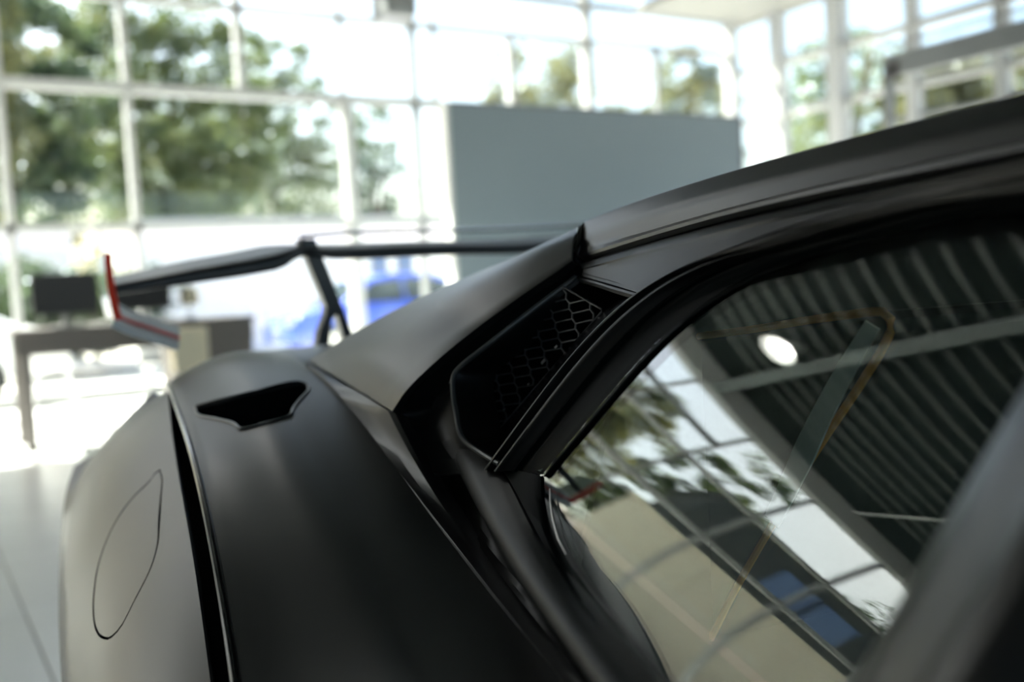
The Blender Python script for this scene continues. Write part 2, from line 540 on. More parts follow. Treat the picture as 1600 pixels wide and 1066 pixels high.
# solid wall on the left; added fill-light glazing in the wall behind the photographer
struct(MB().box(U0 - .2, U0, V0, V1, 0, HC).build('wall_left', M['wall']))
struct(MB().box(U0, U1, V0 - .2, V0, 0, .6).build('wall_front', M['wall']))
struct(MB().box(U0, U1, V0 - .2, V0, 4.6, HC).build('trim_4', M['wall']))
def pfr(a, d, z): return (a, V0 - d, z)
win3, bx3 = glazing('window_fill', [(U0 + .1 + 2.17 * i, .6, 4.6, .08, .1, al) for i in range(11)], [(U0, U1, z, .08, .08, al) for z in (.64, 2.6, 4.56)], U0, U1, 0, HC, pfr)  # unseen front glazing, added so sky light fills in from behind the camera
for i in range(10):
    for s0, s1 in ((.68, 2.56), (2.64, 4.52)):
        bx3('pane', M['pane'], U0 + .15 + 2.17 * i, U0 + .05 + 2.17 * (i + 1), 0, .012, s0, s1)

# ------------------------------------------------------------------ things in the showroom
pa, pb = W(700, 160, v=9.0), W(1155, 185, v=9.0)
e = empty('display_wall', ((pa.x + pb.x) / 2, 9.0, 0))
hw = (pb.x - pa.x) / 2
MB().box(-hw, hw, 0, .10, .04, 2.91).build('panel_face', M['panel'], e, bevel=.006)
MB().box(-hw - .05, -hw, -.01, .13, 0, 2.93).build('edge_post', M['white'], e, bevel=.004)
MB().box(hw, hw + .04, -.01, .13, 0, 2.93).build('edge_post', M['alu_dark'], e, bevel=.004)
MB().box(-hw, hw, -.008, .11, 2.91, 2.94).build('top_rail', M['alu_dark'], e)
for x in (-hw * .8, hw * .8): MB().box(x - .05, x + .05, -.35, .45, 0, .04).build('foot', M['alu_dark'], e, bevel=.005)
tag(e, 'large slate grey display wall with pale edge, in front of the glazing', 'display wall')

# high-level box on the facade
p0, p1 = W(582, -40, v=11.5), W(634, 36, v=11.5)
e = empty('air_unit', ((p0.x + p1.x) / 2, 11.5, p1.z))
w_ = (p1.x - p0.x) / 2
MB().box(-w_, w_, -.35, .12, .03, HC - .40 - p1.z).build('housing', M['alu_dark'], e, bevel=.02)
MB().box(-w_ * .9, w_ * .9, -.33, .10, 0, .03).build('base_trim', M['grey'], e)
for i in range(5): MB().box(-w_ * .8, w_ * .8, -.362, -.35, .15 + .14 * i, .21 + .14 * i).build('louvre', M['grey'], e)
tag(e, 'dark grey box hung high against the glazing beside the slim dark post', 'air unit')

# portal frame of the roller gate at the right wall
ug = 11.2
g0, g1 = W(1388, 84, u=ug), W(1600, 28, u=ug)
zt = (g0.z + W(1600, 36, u=ug).z) / 2
e = empty('gate_frame', (ug, g0.y, 0))
MB().box(-.06, .06, -.05, .05, 0, zt).build('post', M['alu_dark'], e, bevel=.006)
MB().box(-.10, .10, -5.5, -.05, zt - .30, zt).build('lintel', M['alu_dark'], e, bevel=.01)
MB().box(-.06, .06, -5.6, -5.5, 0, zt).build('post', M['alu_dark'], e, bevel=.006)
MB().box(.03, .09, -5.4, .1, zt + .12, zt + .16).build('track', M['grey'], e)
MB().box(-.13, .0, -.22, .0, zt - .3, zt - .12).build('bracket', M['desk_dark'], e, bevel=.01)
tag(e, 'dark grey steel gate frame standing before the right glazed wall', 'gate frame')

# pendant lamp (mirrored in the side window)
def lamp(u, v, z, label):
    e = empty('high_bay_lamp', (u, v, z))
    MB().lathe(((.03, .30), (.06, .28), (.10, .20), (.22, .06), (.27, 0), (.26, 0), (.21, .055), (.09, .19), (.03, .21)), (0, 0, 0), 28).build('reflector', M['white'], e, True)
    MB().lathe(((0, .05), (.12, .05), (.13, .07), (.10, .12), (0, .12)), (0, 0, 0), 20).build('bulb', mat('lamp_glow', (1, 1, 1), .5, emit=(1, .97, .9, 30)), e, True)
    MB().tube([(0, 0, .28), (0, 0, HC - .0 - z)], .008, 6).build('cord', M['desk_dark'], e)
    tag(e, label, 'lamp', 'lamps under the showroom ceiling')
lamp(1.2, 8.8, 5.4, 'round white pendant lamp mirrored in the side window')

# reception desk on the left with screens
dk = W(200, 690, z=0)
dl, dr = W(22, 545, v=dk.y), W(404, 560, v=dk.y)
vd = dk.y
zt, za = W(200, 506, v=vd).z, W(200, 545, v=vd).z
e = empty('reception_desk', (dl.x, vd, 0))
L = dr.x - dl.x
MB().box(0, L, 0, .75, zt - .04, zt).build('desk_top', M['desk'], e, bevel=.006)
MB().box(.02, L - .02, .03, .06, za, zt - .04).build('apron', M['desk'], e)
for x, y in ((.04, .05), (.04, .62)): MB().box(x, x + .07, y, y + .07, 0, zt - .04).build('leg', M['desk'], e, bevel=.004)
MB().box(L - .62, L - .02, .06, .72, 0, zt - .04).build('cabinet', M['desk'], e, bevel=.005)
MB().box(L - .6, L - .04, .05, .06, .1, za - .02).build('cabinet_door', M['desk'], e)
tag(e, 'taupe reception desk with cabinet at its right end, beyond the wing tip', 'desk')
def monitor(px, label, w=.50, h=.32, rz=.2, dy=.35):
    p = W(px, 500, v=vd + dy)
    m_ = empty('monitor', (p.x, vd + dy, zt), rz)
    MB().box(-w/2, w/2, -.015, .02, .10, .10 + h).build('screen', M['desk_dark'], m_, bevel=.006)
    MB().box(-.02, .02, .02, .04, .0, .25).build('stand', M['grey'], m_)
    MB().box(-.11, .11, -.06, .11, 0, .012).build('foot', M['grey'], m_)
    tag(m_, label, 'monitor', 'screens on the reception desk')
monitor(105, 'black monitor on the reception desk, left of the wing tip')
monitor(226, 'black monitor on the reception desk, right of the wing tip', .42, .26, -.15)
# white chairs in front of the desk
def chair(p, rz, label):
    c = empty('visitor_chair', (p.x, p.y, 0), rz)
    g_ = [[Vector((-.22 + .11*i, .22 * math.sin(j*.0) + (-.21 + .14*j if j < 4 else .21 + .02*(j-3)), .46 + (.0 if j < 3 else .012) + (.10*(j-3) if j > 3 else 0) + .02*abs(i-2)/2)) for i in range(5)] for j in range(8)]
    sheet('seat_shell', loft(g_, 16, 20), M['white'], c, .012, (0, 0, -1))
    for sx in (-1, 1):
        for sy in (-1, 1): MB().tube([(sx*.14, sy*.14, .455), (sx*.21, sy*.21, 0)], .012, 8).build('leg', M['silver'], c, True)
    tag(c, label, 'chair', 'white shell chairs at the reception desk')
chair(W(110, 660, z=0) + Vector((0, 1.2, 0)), 2.9, 'white shell chair behind the reception desk leg')
chair(W(245, 640, z=0) + Vector((.1, -.35, 0)), .3, 'white shell chair in front of the desk cabinet')
# table lamp and boxes at the desk
p = W(300, 520, v=vd + .2)
e = empty('table_lamp', (p.x, vd + .2, zt))
MB().lathe(((0, 0), (.07, 0), (.07, .012), (.012, .02), (.012, .12), (0, .12)), (0, 0, 0), 20).build('base', M['silver'], e, True)
MB().lathe(((.05, .12), (.08, .12), (.065, .26), (.045, .26), (.05, .12)), (0, 0, 0), 24).build('lamp_shade', M['cream'], e, True)
tag(e, 'small table lamp with cream shade on the reception desk', 'lamp')
p = W(296, 565, v=vd - .25)
e = empty('brochure_stand', (p.x, vd - .25, 0))
MB().box(-.10, .10, -.10, .10, 0, .05).build('base', M['grey'], e, bevel=.005)
MB().box(-.02, .02, -.02, .02, .05, .55).build('stem', M['silver'], e)
MB().box(-.13, .13, -.10, .06, .52, .86).build('holder', M['cream'], e, bevel=.008)
tag(e, 'cream brochure stand in front of the desk cabinet', 'stand')

# ================================================================== outside
grd = struct(MB().box(-60, 70, V1 + .1, 90, -.25, -.1).build('ground', M['ground']))
MB().box(U1 + .15, 70, -40, V1 + .1, -.25, -.1).build('paving', M['ground'], grd)
MB().box(-60, U0 - .15, -40, V1 + .1, -.25, -.1).build('paving', M['ground'], grd)
MB().box(U0 - .15, U1 + .15, -40, V0 - .25, -.25, -.1).build('paving', M['ground'], grd)

# white low building with blue windows
vb = 22.0
bl, br = W(212, 350, v=vb), W(700, 350, v=vb)
zb = W(300, 352, v=vb).z
e = empty('white_building', ((bl.x + br.x) / 2, vb, -.1))
hw = (br.x - bl.x) / 2
MB().box(-hw, hw, 0, 4, 0, zb + .1).build('wall', M['bwall'], e)
MB().box(-hw - .1, hw + .1, -.1, 4.1, zb + .1, zb + .25).build('roof', M['alu'], e)
for px in (592, 632):
    q0, q1 = W(px - 15, 396, v=vb), W(px + 15, 446, v=vb)
    cx = (bl.x + br.x) / 2
    w0 = MB().box(q0.x - cx, q1.x - cx, -.05, .03, q1.z + .1, q0.z + .1).build('window', M['alu'], e)
    for s0, s1 in ((0, .48), (.52, 1)):
        MB().box(q0.x - cx + .04, q1.x - cx - .04, -.06, -.04, q1.z + .13 + (q0.z - q1.z - .06) * s0, q1.z + .13 + (q0.z - q1.z - .06) * s1).build('pane', M['bluewin'], w0)
tag(e, 'low white building with two blue windows, seen under the wing', 'building')

# beige wall and dark shed that the side window mirrors
e = empty('boundary_wall', (-6.0, 17.0, -.1))
for i in range(5): MB().box(-5 + 2.0 * i, -3.01 + 2.0 * i, 0, .2, 0, 4.25).build('wall_panel', M['beige'], e, bevel=.02)
MB().box(-5.05, 5.05, -.04, .24, 4.25, 4.33).build('coping', M['beige'], e)
tag(e, 'long beige panel wall across the yard, mirrored in the side window', 'wall')
e = empty('dark_shed', (-6.5, 21.0, -.1))
MB().box(-4.5, 4.3, 0, 5, 0, 7.3).build('wall', M['roofdark'], e)
MB().box(-4.7, 4.4, -.1, 5.1, 7.3, 7.45).build('roof', M['roofdark'], e)
for x in (-.15, .98): MB().box(x, x + .98, -.06, .02, 5.5, 6.8).build('window', M['bluewin'], e, bevel=.01)
tag(e, 'dark shed with blue windows behind the beige wall, mirrored in glass', 'building')

# parked cars
def parked(name, u, v, rz, m_, label, s=1.0):
    c = empty(name, (u, v, -.1), rz)
    prof = ((-2.05, .30), (-2.08, .62), (-1.95, .82), (-1.25, .90), (-.62, 1.36), (-.2, 1.44), (.6, 1.43), (1.35, 1.18), (1.75, .98), (2.02, .90), (2.08, .55), (2.02, .30))
    body = [[], []]
    rows_ = []
    for x, z in prof:
        w = .86 if z < .95 else .86 - (z - .95) * .42
        rows_.append((x, z, w))
    mb = MB()
    vs_ = []
    for sx in (-1, -.92, .92, 1):
        for x, z, w in rows_:
            f_ = 1 if abs(sx) < 1 else .985
            vs_.append(Vector((x * (1 if abs(sx) < 1 else .99), sx * w, z * f_ if z > .35 else z)))
    nr = len(rows_)
    mb.v = vs_
    for q in range(3):
        for i in range(nr - 1): mb.f.append((q*nr + i, q*nr + i + 1, (q+1)*nr + i + 1, (q+1)*nr + i))
    for q in range(3): mb.f.append((q*nr, (q+1)*nr, (q+1)*nr + nr - 1, q*nr + nr - 1))
    mb.f.append(tuple(range(nr))[::-1]); mb.f.append(tuple(3*nr + i for i in range(nr)))
    mb.build('car_body', m_, c, True, bevel=.03)
    for sy in (-1, 1):
        for pts in (((-1.02, .95), (-.55, 1.29), (-.02, 1.34), (-.02, .95)), ((.06, .95), (.06, 1.34), (.58, 1.33), (1.25, 1.12), (1.4, .95))):
            MB().prism([(x, sy * (.875 - max(0, z - .95) * .42), z) for x, z in pts], (0, sy * .012, 0)).build('side_window', M['carglass'], c)
        for x in (-1.3, 1.28):
            MB().lathe(((.17, -.1), (.27, -.1), (.31, -.07), (.31, .07), (.27, .1), (.17, .1)), (x, sy * .78, .31), 24, 'y').build('tyre', M['tyre'], c, True)
            MB().lathe(((0, -.08), (.18, -.09), (.18, .09), (0, .08)), (x, sy * .78, .31), 16, 'y').build('rim', M['silver'], c, True)
    MB().prism([(-1.20, -.68, .93), (-.66, -.60, 1.33), (-.66, .60, 1.33), (-1.20, .68, .93)], (-.012, 0, .01)).build('windscreen', M['carglass'], c)
    for sy in (-1, 1):
        MB().box(-2.1, -2.03, sy * .62 - .14, sy * .62 + .14, .62, .74).build('headlamp', M['silver'], c, bevel=.01)
        MB().box(2.0, 2.09, sy * .64 - .13, sy * .64 + .13, .72, .84).build('tail_lamp', M['red'], c, bevel=.01)
    return tag(c, label, 'car', 'cars parked outside')
pw = W(62, 520, v=15.2)
parked('parked_car', pw.x - 2.1, 15.2, 0, M['carwhite'], 'white hatchback parked outside at the left edge')
pbl = W(432, 520, v=17.0)
parked('parked_car', pbl.x + 2.1, 17.0, 0, M['blue'], 'blue hatchback parked outside, seen beneath the wing')

# trees and hedges
rng = random.Random(7)
def tree(u, v, zc, rx, rz_, lm, label, n=5200, leaf=.20, trunk=True, name='tree', cat='tree', gap=.35, group='trees outside the showroom'):
    e = empty(name, (u, v, -.1))
    vs_, fs_ = [], []
    clusters = []
    for i in range(int(90 + rx * 34)):
        while True:
            p = Vector((rng.uniform(-1, 1), rng.uniform(-1, 1), rng.uniform(-1, 1)))
            if .25 < p.length < 1: break
        clusters.append((Vector((p.x * rx, p.y * rx * .8, zc + p.z * rz_)), rng.uniform(.35, .7) * (.42 + .16 * rx)))
    for i in range(n):
        c, r_ = clusters[rng.randrange(len(clusters))]
        while True:
            p = Vector((rng.uniform(-1, 1), rng.uniform(-1, 1), rng.uniform(-1, 1)))
            if p.length < 1: break
        p = c + Vector((p.x * r_ * 1.2, p.y * r_ * 1.2, p.z * r_ * .8))
        if p.z < .1: continue
        a = Vector((rng.gauss(0, 1), rng.gauss(0, 1), rng.gauss(0, .6))).normalized()
        b = a.cross(Vector((rng.gauss(0, 1), rng.gauss(0, 1), rng.gauss(0, 1)))).normalized()
        s_ = leaf * rng.uniform(.6, 1.25)
        k = len(vs_)
        vs_ += [p - a * s_ * .5, p + b * s_ * .24, p + a * s_ * .5, p - b * s_ * .24]
        fs_.append((k, k+1, k+2, k+3))
    fo = obj('foliage', vs_, fs_, lm, e); fo['kind'] = 'stuff'
    if trunk:
        mb = MB()
        mb.tube([Vector((0, 0, 0)), Vector((.05, 0, zc * .4)), Vector((-.05, .05, zc * .8)), Vector((0, 0, zc + rz_ * .4))], [.20, .17, .12, .05], 10)
        mb.build('trunk', M['bark'], e, True)
        for i in range(5):
            c = clusters[i * 3][0]
            z0 = max(.6, min(c.z - .3, zc * .7))
            MB().tube([Vector((0, 0, z0)), Vector((c.x * .5, c.y * .5, (z0 + c.z) / 2 + .2)), c], [.09, .06, .025], 8).build('branch', M['bark'], e, True)
    return tag(e, label, cat, group)
def at_az(px, v): return W(px, 400, v=v).x
# low white wall behind the hedge
e = empty('garden_wall', (-1.0, 22.6, -.1))
for i in range(3): MB().box(-3.6 + 2.6 * i, -1.02 + 2.6 * i, 0, .25, 0, 2.75).build('wall_panel', M['bwall'], e, bevel=.02)
tag(e, 'low white garden wall behind the hedge at the far left', 'wall')
tree(at_az(30, 32), 32.0, 7.2, 2.7, 4.6, LEAF[1], 'broad dark green tree behind the leftmost panes', 24000, .22)
tree(at_az(285, 36), 36, 7.8, 3.6, 5.0, LEAF[0], 'tall mid green tree between the two wide left panes', 28000, .24)
tree(at_az(435, 46), 46, 8.0, 3.6, 5.8, LEAF[0], 'loose green tree with sky gaps left of the white post', 14000, .28)
tree(at_az(40, 50), 50, 10.0, 6.5, 8.0, LEAF[2], 'yellowish tree far behind the dark left tree', 9000, .4)
tree(at_az(330, 62), 62, 7.0, 6.5, 6.0, LEAF[1], 'dark tree far behind the low white building', 9000, .4)
tree(at_az(592, 29), 29, 3.9, 1.2, 3.2, LEAF[1], 'slim pointed tree rising right of the white post', 5200)
tree(at_az(870, 28), 28, 5.8, 2.8, 3.4, LEAF[2], 'pale yellowish tree above the grey display wall', 12000, .22)
tree(at_az(975, 36), 36, 6.2, 2.0, 2.6, LEAF[0], 'small green tree above the right half of the display wall', 5000, .24)
tree(at_az(1085, 21.5), 21.5, 4.6, 1.6, 2.8, LEAF[2], 'sparse yellow green tree at the corner of the glazing', 7000, .22)
tree(21.0, 17.3, 4.2, 2.1, 3.0, LEAF[0], 'green tree outside the right glazed wall corner', 7000, .2)
tree(17.2, 12.2, 3.0, 1.2, 2.1, LEAF[2], 'sunny yellow green bush outside, left in the gate opening', 16000, .2, False, 'bush', 'bush', group='bushes outside')
tree(23.8, 14.2, 3.8, 1.8, 3.2, LEAF[2], 'sunny yellow green bush outside, at the right picture edge', 16000, .2, False, 'bush', 'bush', group='bushes outside')
tree(at_az(95, 18.6), 18.6, 1.15, 1.7, .80, LEAF[1], 'low dark green hedge behind the white parked car', 12000, .14, False, 'hedge', 'hedge', group='hedges outside')
tree(-3.8, 38, 9.6, 3.0, 6.4, LEAF[0], 'green tree beside the shed, mirrored in the side window', 18000, .28)
tree(-12.0, 33, 9.0, 3.4, 4.0, LEAF[1], 'dark tree behind the shed, mirrored in the side window', 6000, .28)
tree(1.0, 25.2, 6.0, 1.9, 4.4, LEAF[2], 'slender yellow green tree mirrored beside the beige wall', 14000, .2)
# ================================================================== the car
car = empty('sports_car', (-CLX * math.cos(CARYAW), CLX * math.sin(CARYAW), 0), -CARYAW)
tag(car, 'satin black sports car with rear wing, filling the foreground', 'car')
V = Vector
def add(pts, d): return [p + V(d) for p in pts]
def both(o):
    mirror_part(o); return o

# --- roof
r3 = sm([S(x, y, -.018) for x, y in ((903.5, 404), (966, 385), (1031, 365), (1097, 346), (1163, 328), (1228, 312), (1300, 297), (1377, 281), (1503, 251), (1600, 233))], 24, 4)
e3 = r3[-1]
r3 += [V((e3.x - .012, e3.y - .12, e3.z + .006)), V((e3.x - .03, e3.y - .30, e3.z - .005)), V((e3.x - .05, e3.y - .50, e3.z - .03))]
r1 = sm([P(x, y, lx=-.393 - .05 * (x - 918) / 682) for x, y in ((914.5, 346), (952, 330), (1031, 304), (1084, 287), (1136, 270), (1189, 255), (1241, 241), (1300, 225), (1351, 211.5), (1427, 191), (1503, 170.5), (1600, 146))], 24, 4)
e1 = r1[-1]
r1 += [V((e1.x - .01, e1.y - .12, e1.z)), V((e1.x - .02, e1.y - .30, e1.z - .012)), V((e1.x - .04, e1.y - .50, e1.z - .04))]
r1i = [p + V((.007, 0, .0022)) for p in r1]
r1o = [p + V((-.0035, 0, -.0036)) for p in r1]
rmid = [a.lerp(b, .5) + V((-.0015, 0, .0015)) for a, b in zip(r1, r3)]
rlow = [a.lerp(b, .78) + V((.003, 0, -.002)) * min(1, i / 6) for i, (a, b) in enumerate(zip(r1, r3))]
rq = [V((p.x * .55, p.y + .01, p.z + .010)) for p in r1]
rc = [V((0, p.y + .02, p.z + .014)) for p in r1]
r3a = [p.lerp(q, .10) + V((-.001, 0, .001)) for p, q in zip(r3, rmid)]
r3u = [p + V((.004, 0, -.004)) for p in r3]
r3v = [p + V((.02, 0, -.006)) for p in r3]
def fullwidth(rails): # right side rails, then their mirror images
    return rails + [[V((-p.x, p.y, p.z)) for p in r] for r in reversed(rails[:-1])]
def loft_seq(rails, n, segs):
    rs = [cr(r, n) for r in rails]
    return [[p for p in cr([r[i] for r in rs], segs)] for i in range(n)]
def loft_lin(rails, n, k=4):
    rs = [cr(r, n) for r in rails]
    out = []
    for i in range(n):
        o = []
        for a, b in zip(rs, rs[1:]): o += [a[i].lerp(b[i], q / k) for q in range(k)]
        o.append(rs[-1][i]); out.append(o)
    return out
right = [r3v, r3u, r3, r3a, rlow, rmid, r1o, r1, r1i, rq, rc]
g = loft_lin(fullwidth(right), 60, 3)
roof = sheet('roof_panel', g, M['paint'], car, .004, (0, 0, -1))

# --- cant rail under the roof edge and its dark plastic corner
c_top = sm([S(x, y, -.012) for x, y in ((909, 411), (1031, 376), (1163, 338), (1250, 325), (1377, 297), (1503, 265), (1600, 247), (1720, 222))], 60, 4)
c_bev = sm([S(x, y, -.020) for x, y in ((909, 420), (1031, 387), (1163, 349), (1250, 336), (1377, 308), (1503, 277), (1600, 259), (1720, 233))], 60, 4)
c_bot = pl([S(x, y, -.014) for x, y in ((908, 431), (952, 443.5), (996, 457), (1031, 438), (1084, 414), (1163, 384), (1241, 357), (1300, 341), (1377, 322), (1503, 293), (1600, 272), (1720, 250))], 60)
g = []
for a, b, d in zip(c_top, c_bev, c_bot):
    f1 = b.lerp(d, .12) + V((.0015, 0, 0))
    g.append([a + V((.03, 0, -.002)), a, a.lerp(b, .5) + V((-.001, 0, .001)), b, b.lerp(f1, .5), f1, b.lerp(d, .4) + V((.001, 0, 0)), b.lerp(d, .7) + V((.0006, 0, 0)), d, d + V((.02, 0, 0))])
rail = both(sheet('cant_rail', g, M['trim'], car, .003))

# --- quarter panel (the flying buttress)
q_top = [P(x, y, lx=l) for x, y, l in ((907.5, 353, -.398), (850, 380, -.414), (775, 414, -.445), (700, 444.5, -.487), (625, 481, -.525), (557, 517, -.565), (482, 563, -.62))]
q_low = [P(x, y, lx=l) for x, y, l in ((894, 408, -.452), (880, 418, -.461), (812, 464, -.505), (737, 519, -.553), (670, 575, -.592), (630, 616, -.614), (613, 643, -.622))]
q_top = sm(q_top, 7, 4)[:-1] + [q_top[-1]]
q_m = [a.lerp(b, .5) + V((-.010, 0, .008)) for a, b in zip(q_top, q_low)]
q_m[0] = q_top[0].lerp(q_low[0], .5) + V((-.004, 0, .004)); q_m[-1] = q_top[-1].lerp(q_low[-1], .5) + V((-.002, 0, .002))
q_in1 = [p + V((.012, .004, .0005 - .004 * i / 6)) for i, p in enumerate(q_top)]
q_in2 = [p + V((.10, .02, -.02 - .03 * i / 6)) for i, p in enumerate(q_top)]
q_lowa = [p.lerp(q, .06) + V((-.001, 0, .001)) for p, q in zip(q_low, q_m)]
q_lowu = [p + V((.004, .002, -.003)) for p in q_low]
q_lowv = [p + V((.025, .006, -.008)) for p in q_low]
skin = loft_seq([q_lowa, q_m, q_top], 40, 16)
def join_cols(*gs):
    return [sum((list(g_[i]) for g_ in gs), []) for i in range(len(gs[0]))]
g = join_cols([[a, b, c] for a, b, c in zip(cr(q_lowv, 40), cr(q_lowu, 40), cr(q_low, 40))], skin, [[a, b] for a, b in zip(cr(q_in1, 40), cr(q_in2, 40))])
quarter = both(sheet('quarter_panel', g, M['paint'], car, .003))

# black seam gasket between roof and quarter panel
mb = MB()
seam = [p.lerp(q, t) + V((.002, .0, -.002)) for p, q, t in ((r1[0], q_top[0], .55), (rmid[0], q_m[0], .5), (r3[0], q_low[0], .5))]
mb.tube(cr([seam[0] + V((.05, .005, -.008)), seam[0], seam[1], seam[2], seam[2] + V((.01, 0, -.01))], 16), .0036, 8)
both(mb.build('seam_gasket', M['gloss'], car, True))
backp = [[p + V((.012, 0, -.010)), q + V((.012, 0, -.010))] for p, q in ((r1[0] + V((.03, -.006, 0)), q_top[0] + V((.03, .006, 0))), (r1[0] + V((0, -.006, 0)), q_top[0] + V((0, .006, 0))), (rmid[0] + V((0, -.006, 0)), q_m[0] + V((0, .006, 0))), (r3[0] + V((0, -.006, 0)), q_low[0] + V((0, .006, 0))))]
both(sheet('seam_backing', backp, M['dark'], car, .002))

# --- bevelled shoulder strip below the quarter panel
s_R = [P(x, y, lx=l) for x, y, l in ((483, 568, -.621), (545, 604, -.621), (613, 645, -.622), (650, 720, -.62), (695, 790, -.62), (750, 870, -.62), (820, 962, -.622), (890, 1045, -.626), (960, 1135, -.634))]
s_L = [P(x, y, lx=l) for x, y, l in ((480, 570, -.634), (506, 592, -.636), (532, 622, -.638), (585, 690, -.638), (640, 762, -.638), (700, 838, -.638), (770, 926, -.638), (862, 1044, -.636), (945, 1140, -.640))]
k = 60
sr, sl = cr(s_R[:3], 16)[:-1] + sm(s_R[2:], k - 15, 3), sm(s_L, k, 5)
def bevel_strip(a, b, e=.06):
    return [[p + V((.018, 0, -.006)), p + V((.003, 0, .0)), p.lerp(q, e) + V((-.0008, 0, .0012)), p.lerp(q, .5) + V((.001, 0, 0)), p.lerp(q, 1 - e) + V((-.0006, 0, .001)), q + V((0, 0, 0)), q + V((-.001, 0, -.006))] for p, q in zip(a, b)]
strip = both(sheet('shoulder_strip', bevel_strip(sr, sl), M['paint'], car, .003))

# --- rear fender: from the outer crease to the shoulder strip
f_out = [P(x, y, lx=l) for x, y, l in ((266, 612, -.825), (303, 718, -.835), (327, 818, -.84), (344, 927, -.845), (366, 1066, -.85))]
d = (f_out[-1] - f_out[-2])
f_out = [V((-.80, 2.25, .86)), V((-.812, 1.95, .915)), V((-.819, 1.78, .935))] + f_out + [f_out[-1] + d * .6 + V((0, 0, .01)), f_out[-1] + d * 1.6 + V((-.01, 0, .04))]
f_in = [V((-.60, 2.25, .905)), V((-.615, 1.95, .960)), V((-.625, 1.74, .966))] + [s_L[i] + V((0, 0, -.001)) for i in (0, 2, 4, 6, 7)] + [s_L[8] + V((0, 0, -.002)), s_L[8] + V((-.01, -.15, -.004))]
f_in[3] = s_L[0] + V((0, 0, -.0015))
n_f = 70
# common stations along the car so that the rails run side by side
def at_y(rail, y):
    for a, b in zip(rail, rail[1:]):
        if (a.y - y) * (b.y - y) <= 0 and abs(a.y - b.y) > 1e-9: return a.lerp(b, (a.y - y) / (a.y - b.y))
    return rail[0].copy() if abs(rail[0].y - y) < abs(rail[-1].y - y) else rail[-1].copy()
fo, fi = sm(f_out, 300, 6), sm(f_in, 300, 6)
ys = [2.25 - (2.25 - .55) * i / (n_f - 1) for i in range(n_f)]
g = []
for y in ys:
    a, b = at_y(fo, y), at_y(fi, y)
    t = max(0, min(1, (y - 1.0) / .7))
    crown = .010 + .012 * t
    row = [a + V((.03, 0, -.014)), a + V((.008, 0, -.0075)), a + V((.001, 0, -.003))]
    for q in range(25):
        w = q / 24
        p = a.lerp(b, w)
        # soft hollow beside the crease, full crown towards the shoulder
        h = crown * math.sin(math.pi * w) - .004 * (1 - t) * math.sin(2 * math.pi * min(1, w * 1.6)) * (1 if w < .62 else 0)
        edge = -.0025 * max(0, 1 - w / .04) ** 2
        row.append(p + V((0, 0, h + edge)))
    g.append(row)
fender_grid = g
fender = sheet('rear_fender', g, M['paint'], car, .004, (0, 0, -1))

def bvh_of(g_):
    n, m = len(g_), len(g_[0])
    return BVHTree.FromPolygons([tuple(p) for r_ in g_ for p in r_], grid_faces(n, m))
def hit(bvh, px, py):
    loc, nor, idx, dist = bvh.ray_cast(V((CLX, 0, CZ)), V(ray_car(px, py)).normalized())
    return loc

# --- air duct let into the fender
bf = bvh_of(fender_grid)
duct_px = ((305, 636), (308, 648), (340, 656), (366, 663), (379, 671), (415, 662), (452, 651), (458, 639), (470, 624), (482, 610), (478, 600), (470, 598), (400, 612), (350, 624))
dp = [hit(bf, x, y) for x, y in duct_px]
dn = V((0, -.05, 1)).normalized()
cut = MB().prism([p + dn * .05 for p in dp], -dn * .09).build('cut', M['dark'], car)
bpy.context.view_layer.update()
fender = bake(fender, [(cut, 'DIFFERENCE')])
lip = MB().tube(cr([p + dn * .0005 for p in dp + dp[:1]], 60)[:-1], .0022, 8, True)
lip.build('duct_lip', M['paint'], fender, True)
mb = MB()
cc = sum(dp, V()) / len(dp)
ring0 = [p + (p - cc) * .02 - dn * .001 for p in dp]
ring1 = [p + (cc - p) * .05 - dn * .06 for p in dp]
kk = len(dp)
mb.v = ring0 + ring1
mb.f = [(i, (i+1) % kk, kk + (i+1) % kk, kk + i) for i in range(kk)] + [tuple(range(kk, 2*kk))]
duct = mb.build('air_duct', M['dark'], fender)

# --- flank: outer side with the fuel flap
k1 = [P(x, y, lx=l) for x, y, l in ((262, 612, -.829), (270, 690, -.843), (282, 755, -.848), (293, 820, -.852), (304, 890, -.855), (315, 965, -.858), (327, 1050, -.861), (336, 1120, -.863))]
k3 = [P(x, y, ly=l) for x, y, l in ((236, 613, 1.97), (172, 680, 1.90), (128, 738, 1.80), (112, 795, 1.68), (103, 880, 1.49), (101, 970, 1.34), (103, 1066, 1.19), (110, 1150, 1.07))]
k1 = [k3[0] + V((.006, .02, .003)), k3[0] + V((.016, -.14, .004))] + k1 + [k1[-1] + V((-.004, -.12, -.03))]
k3 = [k3[0] + V((0, .01, 0))] + k3 + [k3[-1] + V((.005, -.2, -.05)), k3[-1] + V((.01, -.45, -.09))]
K1, K3 = sm(k1, 200, 6), cr(k3, 200)
flank_grid = []
for i in range(64):
    y = 1.975 - (1.975 - .66) * i / 63
    a, b = at_y(K1, y), at_y(K3, y)
    row = [a.lerp(b, w / 16) + V((-.8, 0, .6)) * (.014 * math.sin(math.pi * w / 16)) * min(1, (1.98 - y) / .25) for w in range(17)]
    row += [b + V((-.002, 0, -.03)), b + V((-.003, 0, -.08)), b + V((.0, 0, -.15)), b + V((.02, 0, -.36))]
    flank_grid.append(row)
flank = sheet('flank_panel', flank_grid, M['paint'], car, .004, (1, 0, 0))
bk = bvh_of(flank_grid)
flap_px = ((250, 733), (254, 745), (252.6, 775), (250, 820), (246.5, 854), (234.5, 892), (210, 940), (186, 985), (173, 998), (162, 999), (150, 988), (145, 964), (146, 923), (154, 878), (169, 837), (190, 799), (214, 770), (234, 751), (245, 736))
